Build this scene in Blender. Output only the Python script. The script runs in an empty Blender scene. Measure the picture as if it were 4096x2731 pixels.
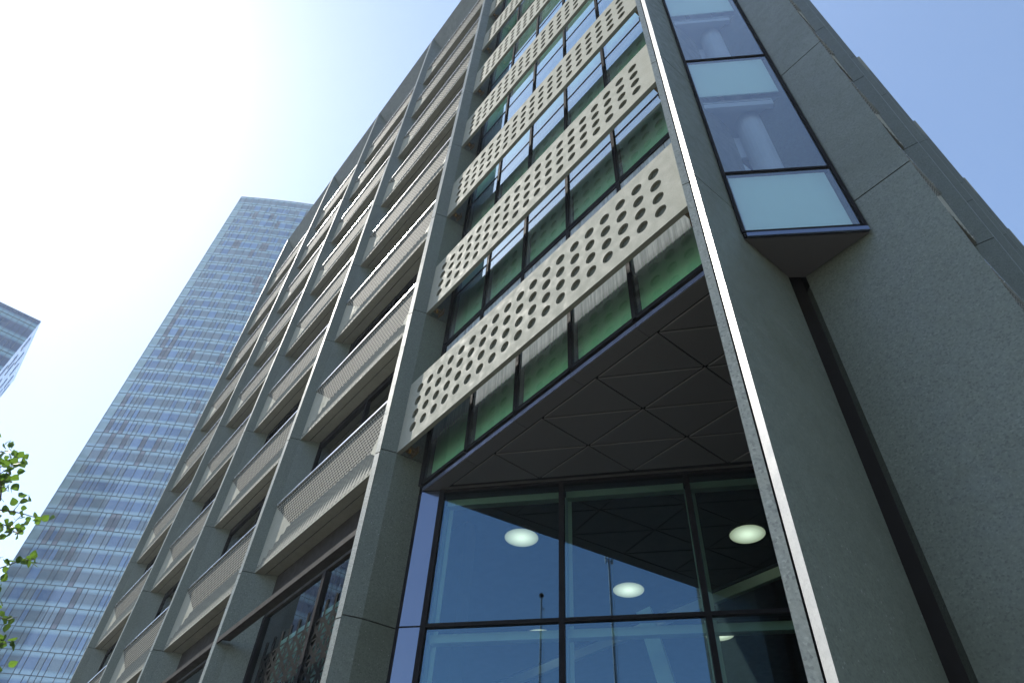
import bpy, bmesh, math, random
from mathutils import Matrix, Vector
random.seed(7)
S = 4.4            # metres per survey unit
EYE = 1.6
C = bpy.context.scene.collection
R = math.radians
SUN_AZ, SUN_EL = -152.5, 51.0

# ------------------------------------------------------------------ materials
def nmat(name):
    m = bpy.data.materials.new(name); m.use_nodes = True
    nt = m.node_tree; nt.nodes.clear()
    out = nt.nodes.new('ShaderNodeOutputMaterial')
    return m, nt, out
def N(nt, t, **kw):
    n = nt.nodes.new(t)
    for k, v in kw.items():
        if k.startswith('i_'):
            key = k[2:].replace('_', ' ')
            n.inputs[key].default_value = v
        else: setattr(n, k, v)
    return n
def L(nt, a, b): nt.links.new(a, b)
def math_(nt, op, a, b=None, clamp=False):
    n = nt.nodes.new('ShaderNodeMath'); n.operation = op; n.use_clamp = clamp
    for i, v in enumerate((a, b)):
        if v is None: continue
        if isinstance(v, (int, float)): n.inputs[i].default_value = v
        else: L(nt, v, n.inputs[i])
    return n.outputs[0]
def ramp(nt, fac, stops, interp='LINEAR'):
    r = nt.nodes.new('ShaderNodeValToRGB'); r.color_ramp.interpolation = interp
    e = r.color_ramp.elements
    while len(e) < len(stops): e.new(0.5)
    for i, (p, c) in enumerate(stops):
        e[i].position = p; e[i].color = c if len(c) == 4 else (*c, 1)
    L(nt, fac, r.inputs[0]); return r.outputs[0]
def mixc(nt, fac, a, b, mode='MIX'):
    m = nt.nodes.new('ShaderNodeMix'); m.data_type = 'RGBA'; m.blend_type = mode
    if isinstance(fac, (int, float)): m.inputs[0].default_value = fac
    else: L(nt, fac, m.inputs[0])
    for sock, v in ((m.inputs[6], a), (m.inputs[7], b)):
        if isinstance(v, tuple): sock.default_value = v if len(v) == 4 else (*v, 1)
        else: L(nt, v, sock)
    return m.outputs[2]
def coords(nt): return nt.nodes.new('ShaderNodeTexCoord').outputs['Object']
def noise(nt, vec, scale, detail=3, rough=0.5):
    n = nt.nodes.new('ShaderNodeTexNoise'); n.inputs['Scale'].default_value = scale
    n.inputs['Detail'].default_value = detail; n.inputs['Roughness'].default_value = rough
    L(nt, vec, n.inputs['Vector']); return n.outputs[0]
def princ(nt, out, **kw):
    p = nt.nodes.new('ShaderNodeBsdfPrincipled')
    for k, v in kw.items():
        s = p.inputs[k.replace('_', ' ')]
        if isinstance(v, (int, float)): s.default_value = v
        elif isinstance(v, tuple): s.default_value = v if len(v) == 4 else (*v, 1)
        else: L(nt, v, s)
    L(nt, p.outputs[0], out.inputs[0]); return p

def concrete(name, col, chip=0.45, light=0.0, rough=0.6, scale=75, stain=0.25, spec=0.4, moss=False, bump=0.25):
    m, nt, out = nmat(name)
    geo = nt.nodes.new('ShaderNodeNewGeometry'); pos = geo.outputs['Position']
    v = nt.nodes.new('ShaderNodeTexVoronoi'); v.inputs['Scale'].default_value = scale; L(nt, pos, v.inputs['Vector'])
    sep = nt.nodes.new('ShaderNodeSeparateColor'); L(nt, v.outputs['Color'], sep.inputs[0])
    n1 = noise(nt, pos, scale*0.55, 4, 0.7)
    dark = tuple(c*(1-chip) for c in col); lite = tuple(min(1, c*(1+chip*0.6)) for c in col)
    c1 = ramp(nt, sep.outputs[0], [(0.0, dark), (0.30, col), (0.8, col), (1.0, lite)])
    c2 = mixc(nt, ramp(nt, n1, [(0.40, (0, 0, 0)), (0.62, (0.45, 0.45, 0.45))]), c1, dark)
    # sparse pale stones
    v2 = nt.nodes.new('ShaderNodeTexVoronoi'); v2.inputs['Scale'].default_value = scale*0.42; L(nt, pos, v2.inputs['Vector'])
    s2 = nt.nodes.new('ShaderNodeSeparateColor'); L(nt, v2.outputs['Color'], s2.inputs[0])
    rare = math_(nt, 'GREATER_THAN', s2.outputs[1], 0.93)
    near = math_(nt, 'LESS_THAN', v2.outputs['Distance'], 0.22)
    c3 = mixc(nt, math_(nt, 'MULTIPLY', rare, near), c2, (0.25, 0.25, 0.23))
    n2 = noise(nt, pos, 0.8, 5, 0.6)
    c4 = mixc(nt, ramp(nt, n2, [(0.35, (0, 0, 0)), (0.75, (stain, stain, stain))]), c3, tuple(c*0.62 for c in col))
    mp = nt.nodes.new('ShaderNodeMapping'); mp.inputs['Scale'].default_value = (2.3, 2.9, 0.5); mp.inputs['Rotation'].default_value = (0.05, 0.08, 0.6); L(nt, pos, mp.inputs[0])
    n3 = noise(nt, mp.outputs[0], 1.0, 4, 0.6)
    c5 = mixc(nt, ramp(nt, n3, [(0.48, (0, 0, 0)), (0.8, (stain, stain, stain))]), c4, tuple(min(1, c*1.35) for c in col))
    if moss:
        mz = noise(nt, pos, 0.55, 3, 0.5)
        c5 = mixc(nt, ramp(nt, mz, [(0.55, (0, 0, 0)), (0.75, (0.35, 0.35, 0.35))]), c5, (0.055, 0.062, 0.033))
    # each cast panel (storey) has its own slightly different tone
    sz = N(nt, 'ShaderNodeSeparateXYZ'); L(nt, pos, sz.inputs[0])
    st = math_(nt, 'FLOOR', math_(nt, 'DIVIDE', math_(nt, 'SUBTRACT', sz.outputs[2], 1.6+1.859*4.4), 0.9305*4.4))
    sx = math_(nt, 'FLOOR', math_(nt, 'DIVIDE', sz.outputs[0], 2.1))
    wn = N(nt, 'ShaderNodeTexWhiteNoise'); wn.noise_dimensions = '1D'
    L(nt, math_(nt, 'ADD', math_(nt, 'MULTIPLY', st, 3.17), math_(nt, 'MULTIPLY', sx, 0.0)), wn.inputs['W'])
    c5 = mixc(nt, math_(nt, 'MULTIPLY', wn.outputs['Value'], 0.28), c5, tuple(c*0.6 for c in col))
    # faint rain runs just under each joint
    fz = math_(nt, 'FRACT', math_(nt, 'DIVIDE', math_(nt, 'SUBTRACT', sz.outputs[2], 1.6+1.859*4.4), 0.9305*4.4))
    m2 = nt.nodes.new('ShaderNodeMapping'); m2.inputs['Scale'].default_value = (11, 11, 0.35); L(nt, pos, m2.inputs[0])
    streaks = ramp(nt, noise(nt, m2.outputs[0], 1.0, 3, 0.6), [(0.55, (0, 0, 0)), (0.8, (1, 1, 1))])
    c5 = mixc(nt, math_(nt, 'MULTIPLY', math_(nt, 'MULTIPLY', streaks, ramp(nt, fz, [(0.72, (0, 0, 0)), (1.0, (1, 1, 1))])), 0.35), c5, tuple(c*0.5 for c in col))
    rr = ramp(nt, noise(nt, pos, 6, 4), [(0.3, (rough*0.8,)*3), (0.7, (min(1, rough*1.2),)*3)])
    bmp = nt.nodes.new('ShaderNodeBump'); bmp.inputs['Strength'].default_value = bump; bmp.inputs['Distance'].default_value = 0.004
    L(nt, n1, bmp.inputs['Height'])
    p = princ(nt, out, Base_Color=c5, Roughness=rr, Specular_IOR_Level=spec); L(nt, bmp.outputs[0], p.inputs['Normal'])
    return m
def plain(name, col, rough=0.5, metal=0.0, spec=0.5, var=0.12, vscale=2.0, emit=None):
    m, nt, out = nmat(name)
    pos = nt.nodes.new('ShaderNodeNewGeometry').outputs['Position']
    n = noise(nt, pos, vscale, 4, 0.6)
    c = mixc(nt, n, tuple(x*(1-var) for x in col), tuple(min(1, x*(1+var)) for x in col))
    r = ramp(nt, noise(nt, pos, vscale*3, 3), [(0.3, (rough*0.85,)*3), (0.7, (min(1, rough*1.15),)*3)])
    kw = dict(Base_Color=c, Roughness=r, Metallic=metal, Specular_IOR_Level=spec)
    p = princ(nt, out, **kw)
    if emit: p.inputs['Emission Color'].default_value = (*emit[0], 1); p.inputs['Emission Strength'].default_value = emit[1]
    return m
def glass(name, tint, base=0.12, gain=1.0, dirt=0.0, rough=0.0, wav=0.0, col=(0.92, 0.96, 1.0), streaks=None):
    """single coated pane: clear tinted transmission + mirror reflection by Fresnel + thin dust film"""
    m, nt, out = nmat(name)
    pos = nt.nodes.new('ShaderNodeNewGeometry').outputs['Position']
    fr = N(nt, 'ShaderNodeFresnel'); fr.inputs['IOR'].default_value = 1.52
    fac = math_(nt, 'ADD', math_(nt, 'MULTIPLY', fr.outputs[0], gain), base, clamp=True)
    tr = N(nt, 'ShaderNodeBsdfTransparent'); tr.inputs[0].default_value = (*tint, 1)
    gl = N(nt, 'ShaderNodeBsdfGlossy'); gl.inputs['Roughness'].default_value = rough
    gl.inputs['Color'].default_value = (*col, 1)
    if wav:
        b = N(nt, 'ShaderNodeBump'); b.inputs['Strength'].default_value = wav; b.inputs['Distance'].default_value = 0.01
        L(nt, noise(nt, pos, 1.3, 1), b.inputs['Height']); L(nt, b.outputs[0], gl.inputs['Normal'])
    mx = N(nt, 'ShaderNodeMixShader'); L(nt, fac, mx.inputs[0]); L(nt, tr.outputs[0], mx.inputs[1]); L(nt, gl.outputs[0], mx.inputs[2])
    last = mx.outputs[0]
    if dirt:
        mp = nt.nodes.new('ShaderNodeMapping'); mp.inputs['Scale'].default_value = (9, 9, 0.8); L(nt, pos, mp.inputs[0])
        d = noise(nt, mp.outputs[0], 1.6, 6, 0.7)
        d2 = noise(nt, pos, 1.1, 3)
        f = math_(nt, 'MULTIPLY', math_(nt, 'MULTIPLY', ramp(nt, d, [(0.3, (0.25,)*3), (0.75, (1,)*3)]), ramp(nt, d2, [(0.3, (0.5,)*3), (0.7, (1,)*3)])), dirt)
        if streaks:      # streaky dust thickened over the sunlit band, painting in its brightness
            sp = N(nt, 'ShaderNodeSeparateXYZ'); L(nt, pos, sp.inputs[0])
            hz = math_(nt, 'DIVIDE', math_(nt, 'SUBTRACT', sp.outputs[2], streaks[0]), streaks[1]-streaks[0], clamp=True)
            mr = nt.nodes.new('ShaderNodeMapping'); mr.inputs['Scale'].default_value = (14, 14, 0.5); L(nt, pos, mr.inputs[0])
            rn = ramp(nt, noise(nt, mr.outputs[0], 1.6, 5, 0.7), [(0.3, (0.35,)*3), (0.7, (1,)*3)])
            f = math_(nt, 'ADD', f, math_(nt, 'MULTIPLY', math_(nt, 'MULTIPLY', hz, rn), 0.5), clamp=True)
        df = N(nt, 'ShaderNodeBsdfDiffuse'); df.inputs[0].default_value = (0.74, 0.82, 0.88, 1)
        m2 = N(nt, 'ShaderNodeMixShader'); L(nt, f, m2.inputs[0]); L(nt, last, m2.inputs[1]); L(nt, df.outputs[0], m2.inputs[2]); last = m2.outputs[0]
    L(nt, last, out.inputs[0]); return m

M = {}
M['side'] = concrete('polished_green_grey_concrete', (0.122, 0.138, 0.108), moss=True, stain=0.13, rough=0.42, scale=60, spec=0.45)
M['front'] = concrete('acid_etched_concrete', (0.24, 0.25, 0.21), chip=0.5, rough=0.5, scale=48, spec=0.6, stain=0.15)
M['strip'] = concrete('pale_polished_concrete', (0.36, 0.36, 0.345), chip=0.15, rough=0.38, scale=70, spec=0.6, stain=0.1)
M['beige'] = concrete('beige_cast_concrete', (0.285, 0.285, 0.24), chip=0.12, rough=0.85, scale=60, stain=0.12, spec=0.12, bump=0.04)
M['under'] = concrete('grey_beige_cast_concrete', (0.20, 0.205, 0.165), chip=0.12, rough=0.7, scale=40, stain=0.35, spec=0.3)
M['olive'] = plain('dark_olive_recess', (0.055, 0.058, 0.036), 0.8, var=0.2)
M['roofc'] = concrete('grey_parapet_concrete', (0.12, 0.13, 0.11), chip=0.12, rough=0.6, scale=40, stain=0.6)
M['dark'] = plain('black_anodised_frame', (0.014, 0.014, 0.016), 0.75, 0.0, 0.04)
M['gap'] = plain('dark_joint', (0.010, 0.010, 0.011), 0.9, 0.0, 0.1)
M['bronze'] = plain('dark_bronze_metal', (0.030, 0.027, 0.025), 0.75, 0.0, 0.08)
M['soffit'] = plain('charcoal_soffit_panel', (0.085, 0.083, 0.080), 0.42, 0.0, 0.4, var=0.06, vscale=0.6)
M['fascia'] = plain('blue_grey_metal_fascia', (0.20, 0.22, 0.30), 0.22, 0.8, 0.5, var=0.05)
M['lav'] = plain('lavender_grey_panel', (0.17, 0.20, 0.27), 0.20, 0.85, 0.5, var=0.04, vscale=0.7)
M['edge'] = plain('cut_panel_edge', (0.17, 0.17, 0.165), 0.4, 0.3)
M['rail'] = plain('bright_metal_rail', (0.75, 0.75, 0.76), 0.25, 0.9, 0.6)
M['green'] = plain('green_shadow_box_panel', (0.46, 0.70, 0.50), 0.6, 0.0, 0.3, var=0.05)
M['teal'] = plain('pale_teal_backing_panel', (0.66, 0.82, 0.76), 0.6, 0.0, 0.3, var=0.03)
M['pale'] = plain('pale_painted_steel', (0.75, 0.82, 0.74), 0.5)
M['white'] = plain('white_painted_interior', (0.52, 0.58, 0.66), 0.6)
M['deck'] = plain('blue_grey_deck', (0.16, 0.19, 0.26), 0.6)
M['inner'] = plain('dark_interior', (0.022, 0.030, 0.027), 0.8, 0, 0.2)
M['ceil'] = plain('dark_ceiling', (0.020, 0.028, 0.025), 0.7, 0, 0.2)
M['lattice'] = plain('dark_lattice_frit', (0.012, 0.013, 0.013), 0.9, 0.0, 0.02)
M['sky_backing'] = plain('pale_sky_backing', (0.72, 0.82, 0.90), 0.7, var=0.3, vscale=1.1)
M['brass'] = plain('weathered_bracket', (0.16, 0.12, 0.07), 0.5, 0.5)
M['bolt'] = plain('brass_bolt', (0.45, 0.24, 0.06), 0.35, 0.9)
M['pole'] = plain('brushed_aluminium', (0.55, 0.56, 0.58), 0.3, 0.9)
M['g_up'] = glass('upper_window_glass', (0.74, 0.96, 0.80), 0.24, 1.1, dirt=0.16, wav=0.0, col=(0.72, 0.90, 1.0))
M['g_spd'] = glass('dusty_spandrel_glass', (0.70, 0.95, 0.76), 0.13, 1.1, dirt=0.10, col=(0.85, 0.96, 1.0), streaks=(9.95, 10.40))
M['g_ent'] = glass('entrance_glass', (0.50, 0.66, 0.58), 0.14, 0.9, dirt=0.0, col=(0.46, 0.76, 1.0))
M['g_bay'] = glass('bay_window_glass', (0.80, 0.88, 0.92), 0.16, 1.0, dirt=0.02)
M['g_low'] = glass('shopfront_glass', (0.60, 0.78, 0.70), 0.07, 1.0, dirt=0.0)

def mesh_dots():
    m, nt, out = nmat('perforated_sheet')
    o = coords(nt); s = N(nt, 'ShaderNodeSeparateXYZ'); L(nt, o, s.inputs[0])
    px, pz = 0.105, 0.085
    row = math_(nt, 'FLOOR', math_(nt, 'DIVIDE', s.outputs[2], pz))
    off = math_(nt, 'MULTIPLY', math_(nt, 'MODULO', row, 2.0), 0.5)
    fx = math_(nt, 'SUBTRACT', math_(nt, 'FRACT', math_(nt, 'ADD', math_(nt, 'DIVIDE', s.outputs[0], px), off)), 0.5)
    fz = math_(nt, 'SUBTRACT', math_(nt, 'FRACT', math_(nt, 'DIVIDE', s.outputs[2], pz)), 0.5)
    d = math_(nt, 'ADD', math_(nt, 'POWER', math_(nt, 'DIVIDE', fx, 0.43), 2.0), math_(nt, 'POWER', math_(nt, 'DIVIDE', fz, 0.40), 2.0))
    k = math_(nt, 'LESS_THAN', d, 1.0)
    c = mixc(nt, k, (0.23, 0.225, 0.19), (0.012, 0.014, 0.014))
    # the holes' darkness is painted into the colour; no light passes the sheet
    p = princ(nt, out, Base_Color=c, Roughness=0.75, Metallic=0.0, Specular_IOR_Level=0.12)
    b = N(nt, 'ShaderNodeBump'); b.inputs['Strength'].default_value = 0.8; b.inputs['Distance'].default_value = 0.03
    b.invert = True
    L(nt, math_(nt, 'SUBTRACT', 1.0, d, clamp=True), b.inputs['Height']); L(nt, b.outputs[0], p.inputs['Normal'])
    return m
M['dots'] = mesh_dots()
def mesh_ribs():
    m, nt, out = nmat('ribbed_perforated_sheet')
    o = coords(nt); s = N(nt, 'ShaderNodeSeparateXYZ'); L(nt, o, s.inputs[0])
    f = math_(nt, 'FRACT', math_(nt, 'DIVIDE', s.outputs[2], 0.034))
    k = math_(nt, 'LESS_THAN', f, 0.42)
    c = mixc(nt, k, (0.30, 0.295, 0.25), (0.035, 0.037, 0.034))
    fx = math_(nt, 'FRACT', math_(nt, 'DIVIDE', s.outputs[0], 1.335*4.4/32))
    c = mixc(nt, math_(nt, 'LESS_THAN', fx, 0.26), c, (0.40, 0.39, 0.33))
    princ(nt, out, Base_Color=c, Roughness=0.8, Specular_IOR_Level=0.12)
    return m
M['ribs'] = mesh_ribs()
def lamp_mat():
    m, nt, out = nmat('lit_round_diffuser')
    o = coords(nt); s = N(nt, 'ShaderNodeSeparateXYZ'); L(nt, o, s.inputs[0])
    r = math_(nt, 'SQRT', math_(nt, 'ADD', math_(nt, 'POWER', s.outputs[0], 2.0), math_(nt, 'POWER', s.outputs[1], 2.0)))
    ck = N(nt, 'ShaderNodeTexVoronoi'); ck.inputs['Scale'].default_value = 30; ck.inputs['Randomness'].default_value = 0.0
    L(nt, o, ck.inputs['Vector'])
    w = ramp(nt, ck.outputs['Distance'], [(0.30, (1, 1, 1)), (0.42, (0.55, 0.52, 0.36))])
    e = ramp(nt, math_(nt, 'DIVIDE', r, 0.35), [(0.15, (1, 1, 1)), (0.95, (0.28, 0.28, 0.25))])
    c = mixc(nt, 1.0, w, e, 'MULTIPLY')
    em = N(nt, 'ShaderNodeEmission'); L(nt, c, em.inputs[0]); em.inputs[1].default_value = 1.25
    L(nt, em.outputs[0], out.inputs[0]); return m
M['lamp'] = lamp_mat()
def tower_glass(name, col, storey, frit=(0.31, 0.48, 0.57), rough=0.06, spec=1.2, dots=True, blinds=0.0):
    m, nt, out = nmat(name)
    pos = nt.nodes.new('ShaderNodeNewGeometry').outputs['Position']
    s = N(nt, 'ShaderNodeSeparateXYZ'); L(nt, pos, s.inputs[0])
    f = math_(nt, 'FRACT', math_(nt, 'DIVIDE', math_(nt, 'SUBTRACT', s.outputs[2], storey[1]), storey[0]))
    e = math_(nt, 'ABSOLUTE', math_(nt, 'SUBTRACT', f, 0.5))          # 0.5 at floor line
    k = ramp(nt, e, [(0.22, (0, 0, 0)), (0.30, (0.5,)*3), (0.38, (1, 1, 1))])
    n = noise(nt, pos, 0.35, 2)
    base = mixc(nt, n, tuple(c*0.75 for c in col), tuple(c*1.25 for c in col))
    c = mixc(nt, k, base, frit)
    w = noise(nt, pos, 0.12, 1)
    b = N(nt, 'ShaderNodeBump'); b.inputs['Strength'].default_value = 0.15; b.inputs['Distance'].default_value = 0.15; L(nt, w, b.inputs['Height'])
    p = princ(nt, out, Base_Color=c, Roughness=rough, Specular_IOR_Level=spec); L(nt, b.outputs[0], p.inputs['Normal'])
    p.inputs['IOR'].default_value = 1.7
    return m
def leaf_mat():
    m, nt, out = nmat('leaf')
    pos = nt.nodes.new('ShaderNodeNewGeometry').outputs['Position']
    c = mixc(nt, noise(nt, pos, 2.3, 2), (0.030, 0.075, 0.014), (0.075, 0.145, 0.022))
    p = N(nt, 'ShaderNodeBsdfPrincipled'); L(nt, c, p.inputs['Base Color']); p.inputs['Roughness'].default_value = 0.45
    t = N(nt, 'ShaderNodeBsdfTranslucent'); L(nt, mixc(nt, 0.5, c, (0.20, 0.36, 0.03)), t.inputs[0])
    mx = N(nt, 'ShaderNodeMixShader'); mx.inputs[0].default_value = 0.45
    L(nt, p.outputs[0], mx.inputs[1]); L(nt, t.outputs[0], mx.inputs[2]); L(nt, mx.outputs[0], out.inputs[0]); return m
M['leaf'] = leaf_mat()
M['bark'] = plain('bark', (0.10, 0.075, 0.055), 0.9, var=0.4, vscale=12)
M['pave'] = plain('grey_asphalt_paving', (0.15, 0.14, 0.125), 0.8, var=0.2, vscale=0.7)

# ------------------------------------------------------------------ mesh helpers
def W(x, y, z): return (x*S, y*S, EYE + z*S)     # survey units -> metres
GZ = -EYE/S
class MB:
    def __init__(s): s.v = []; s.f = []; s.m = []; s.mats = []
    def mi(s, m):
        if m not in s.mats: s.mats.append(m)
        return s.mats.index(m)
    def poly(s, pts, m='side'):
        i = len(s.v); s.v += [tuple(p) for p in pts]; s.f.append(tuple(range(i, i+len(pts)))); s.m.append(s.mi(m))
    def prism(s, prof, z0, z1, m='side', mats=None, cap=True):
        """vertical extrusion of plan polygon prof (counter-clockwise from above)"""
        n = len(prof)
        for i in range(n):
            a, b = prof[i], prof[(i+1) % n]
            s.poly([(a[0], a[1], z0), (b[0], b[1], z0), (b[0], b[1], z1), (a[0], a[1], z1)], (mats[i] if mats and mats[i] else m))
        if cap:
            s.poly([(p[0], p[1], z1) for p in prof], m); s.poly([(p[0], p[1], z0) for p in reversed(prof)], m)
    def box(s, x0, x1, y0, y1, z0, z1, m='side'):
        s.prism([(x0, y0), (x1, y0), (x1, y1), (x0, y1)], z0, z1, m)
    def build(s, name, parent=None, conv=None, loc=None, smooth=False):
        conv = conv or W
        vs = [conv(*p) for p in s.v]
        o0 = Vector(loc) if loc is not None else Vector((0, 0, 0))
        pw = parent_world(parent)
        if loc is None: o0 = pw
        me = bpy.data.meshes.new(name)
        me.from_pydata([(v[0]-o0.x, v[1]-o0.y, v[2]-o0.z) for v in vs], [], s.f)
        for k in s.mats: me.materials.append(M[k])
        for i, p in enumerate(me.polygons): p.material_index = s.m[i]; p.use_smooth = smooth
        me.update()
        o = bpy.data.objects.new(name, me); C.objects.link(o)
        if parent: o.parent = parent
        o.location = o0 - pw
        return o
def parent_world(p):
    w = Vector((0, 0, 0))
    while p is not None: w += Vector(p.location); p = p.parent
    return w
def tag(o, label=None, cat=None, group=None, kind=None):
    if label: o['label'] = label
    if cat: o['category'] = cat
    if group: o['group'] = group
    if kind: o['kind'] = kind
    return o
def empty(name, loc):
    o = bpy.data.objects.new(name, None); C.objects.link(o); o.location = loc; o.empty_display_size = 0.5; return o
def copy_tree(o, parent, loc=None, rotz=None, sx=None):
    c = o.copy(); C.objects.link(c); c.parent = parent
    if loc is not None: c.location = loc
    if rotz is not None: c.rotation_euler = (0, 0, rotz)
    if sx is not None: c.scale = (sx, c.scale[1], c.scale[2])
    for ch in [k for k in o.children]:
        d = ch.copy(); C.objects.link(d); d.parent = c
    return c
def tube(mb, pts, rad, m, n=8):
    rings = []
    for i, p in enumerate(pts):
        a = Vector(pts[max(0, i-1)]); b = Vector(pts[min(len(pts)-1, i+1)]); t = (b-a).normalized()
        u = t.cross(Vector((0, 0, 1)));
        if u.length < 1e-3: u = Vector((1, 0, 0))
        u.normalize(); w = t.cross(u)
        r = rad[i] if isinstance(rad, (list, tuple)) else rad
        rings.append([tuple(Vector(p)+u*math.cos(2*math.pi*k/n)*r+w*math.sin(2*math.pi*k/n)*r) for k in range(n)])
    for i in range(len(rings)-1):
        for k in range(n):
            mb.poly([rings[i][k], rings[i][(k+1) % n], rings[i+1][(k+1) % n], rings[i+1][k]], m)
    mb.poly(rings[-1], m); mb.poly(list(reversed(rings[0])), m)
ID = lambda x, y, z: (x, y, z)

# ------------------------------------------------------------------ ground
g = MB(); g.poly([(-900, -900, 0), (900, -900, 0), (900, 900, 0), (-900, 900, 0)], 'pave')
tag(g.build('pavement', conv=ID), kind='structure')

# ------------------------------------------------------------------ main building
B = empty('office_building', W(-2.0, 1.2, GZ))
tag(B, 'green-grey concrete office building with folded fins, holed beige panels and glazed entrance', 'office building')
ST = 0.9305; B0 = 1.859
floors = [B0 + ST*i for i in range(8)]
joints = [0.19, 1.1185] + floors + [9.54]
ZTOP = 9.87
GAPW = 0.0048
def segs(z0, z1, js):
    js = [j for j in js if z0 + 0.02 < j < z1 - 0.02]
    e = [z0] + js + [z1]
    return [(e[i] + (GAPW/2 if i else 0), e[i+1] - (GAPW/2 if i < len(e)-2 else 0)) for i in range(len(e)-1)]

def fin(cx, right_special=False, y0=1.0):
    r = [(0.024, 0.0), (0.048, 0.068), (0.065, 0.2)] if right_special else [(0.024, 0.0), (0.05, 0.064), (0.115, 0.173), (0.115, 0.2)]
    prof = [(-0.024, 0.0), (0.002, 0.0085), (0.002, 0.03), (0.0055, 0.03), (0.0055, 0.0085)] + r + [(-0.115, 0.2), (-0.115, 0.173), (-0.05, 0.064)]
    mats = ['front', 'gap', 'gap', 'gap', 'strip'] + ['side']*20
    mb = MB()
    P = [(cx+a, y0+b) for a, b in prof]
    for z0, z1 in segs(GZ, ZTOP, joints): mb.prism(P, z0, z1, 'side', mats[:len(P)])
    q = [(cx+a*0.9, y0+0.004+b*0.97) for a, b in prof if not (b == 0.03)]
    mb.prism(q, GZ, ZTOP-0.02, 'gap')
    return mb.build('fin', B)
FX = [-2.291, -3.730, -5.140, -6.535, -8.140]
for i, x in enumerate(FX): fin(x, i == 0)

# corner pier with its deep return wall
mb = MB()
P = [(-0.567, 1.003), (-0.547, 1.0115), (-0.547, 1.04), (-0.5425, 1.04), (-0.5425, 1.0115), (-0.52, 1.003), (-0.52, 1.392), (-0.567, 1.392)]
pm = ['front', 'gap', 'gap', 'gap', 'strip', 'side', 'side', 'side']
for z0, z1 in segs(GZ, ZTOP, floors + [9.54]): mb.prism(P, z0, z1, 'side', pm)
mb.prism([(-0.563, 1.05), (-0.5235, 1.02), (-0.5235, 1.388), (-0.563, 1.388)], GZ, ZTOP-0.02, 'gap')
mb.build('corner_pier', B)
# wall beyond the slot
mb = MB()
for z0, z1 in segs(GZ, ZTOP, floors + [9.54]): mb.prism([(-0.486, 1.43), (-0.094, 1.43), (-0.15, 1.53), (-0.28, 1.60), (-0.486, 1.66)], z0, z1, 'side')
mb.prism([(-0.4825, 1.4335), (-0.099, 1.4335), (-0.153, 1.527), (-0.28, 1.596), (-0.4825, 1.65)], GZ, ZTOP-0.02, 'gap')
mb.build('end_wall', B)
mb = MB(); mb.box(-0.60, -0.515, 1.475, 1.52, GZ, ZTOP, 'bronze'); mb.prism([(-0.515, 1.475), (-0.486, 1.452), (-0.486, 1.52), (-0.515, 1.52)], GZ, 1.69, 'side')
mb.build('slot_lining', B)

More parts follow.
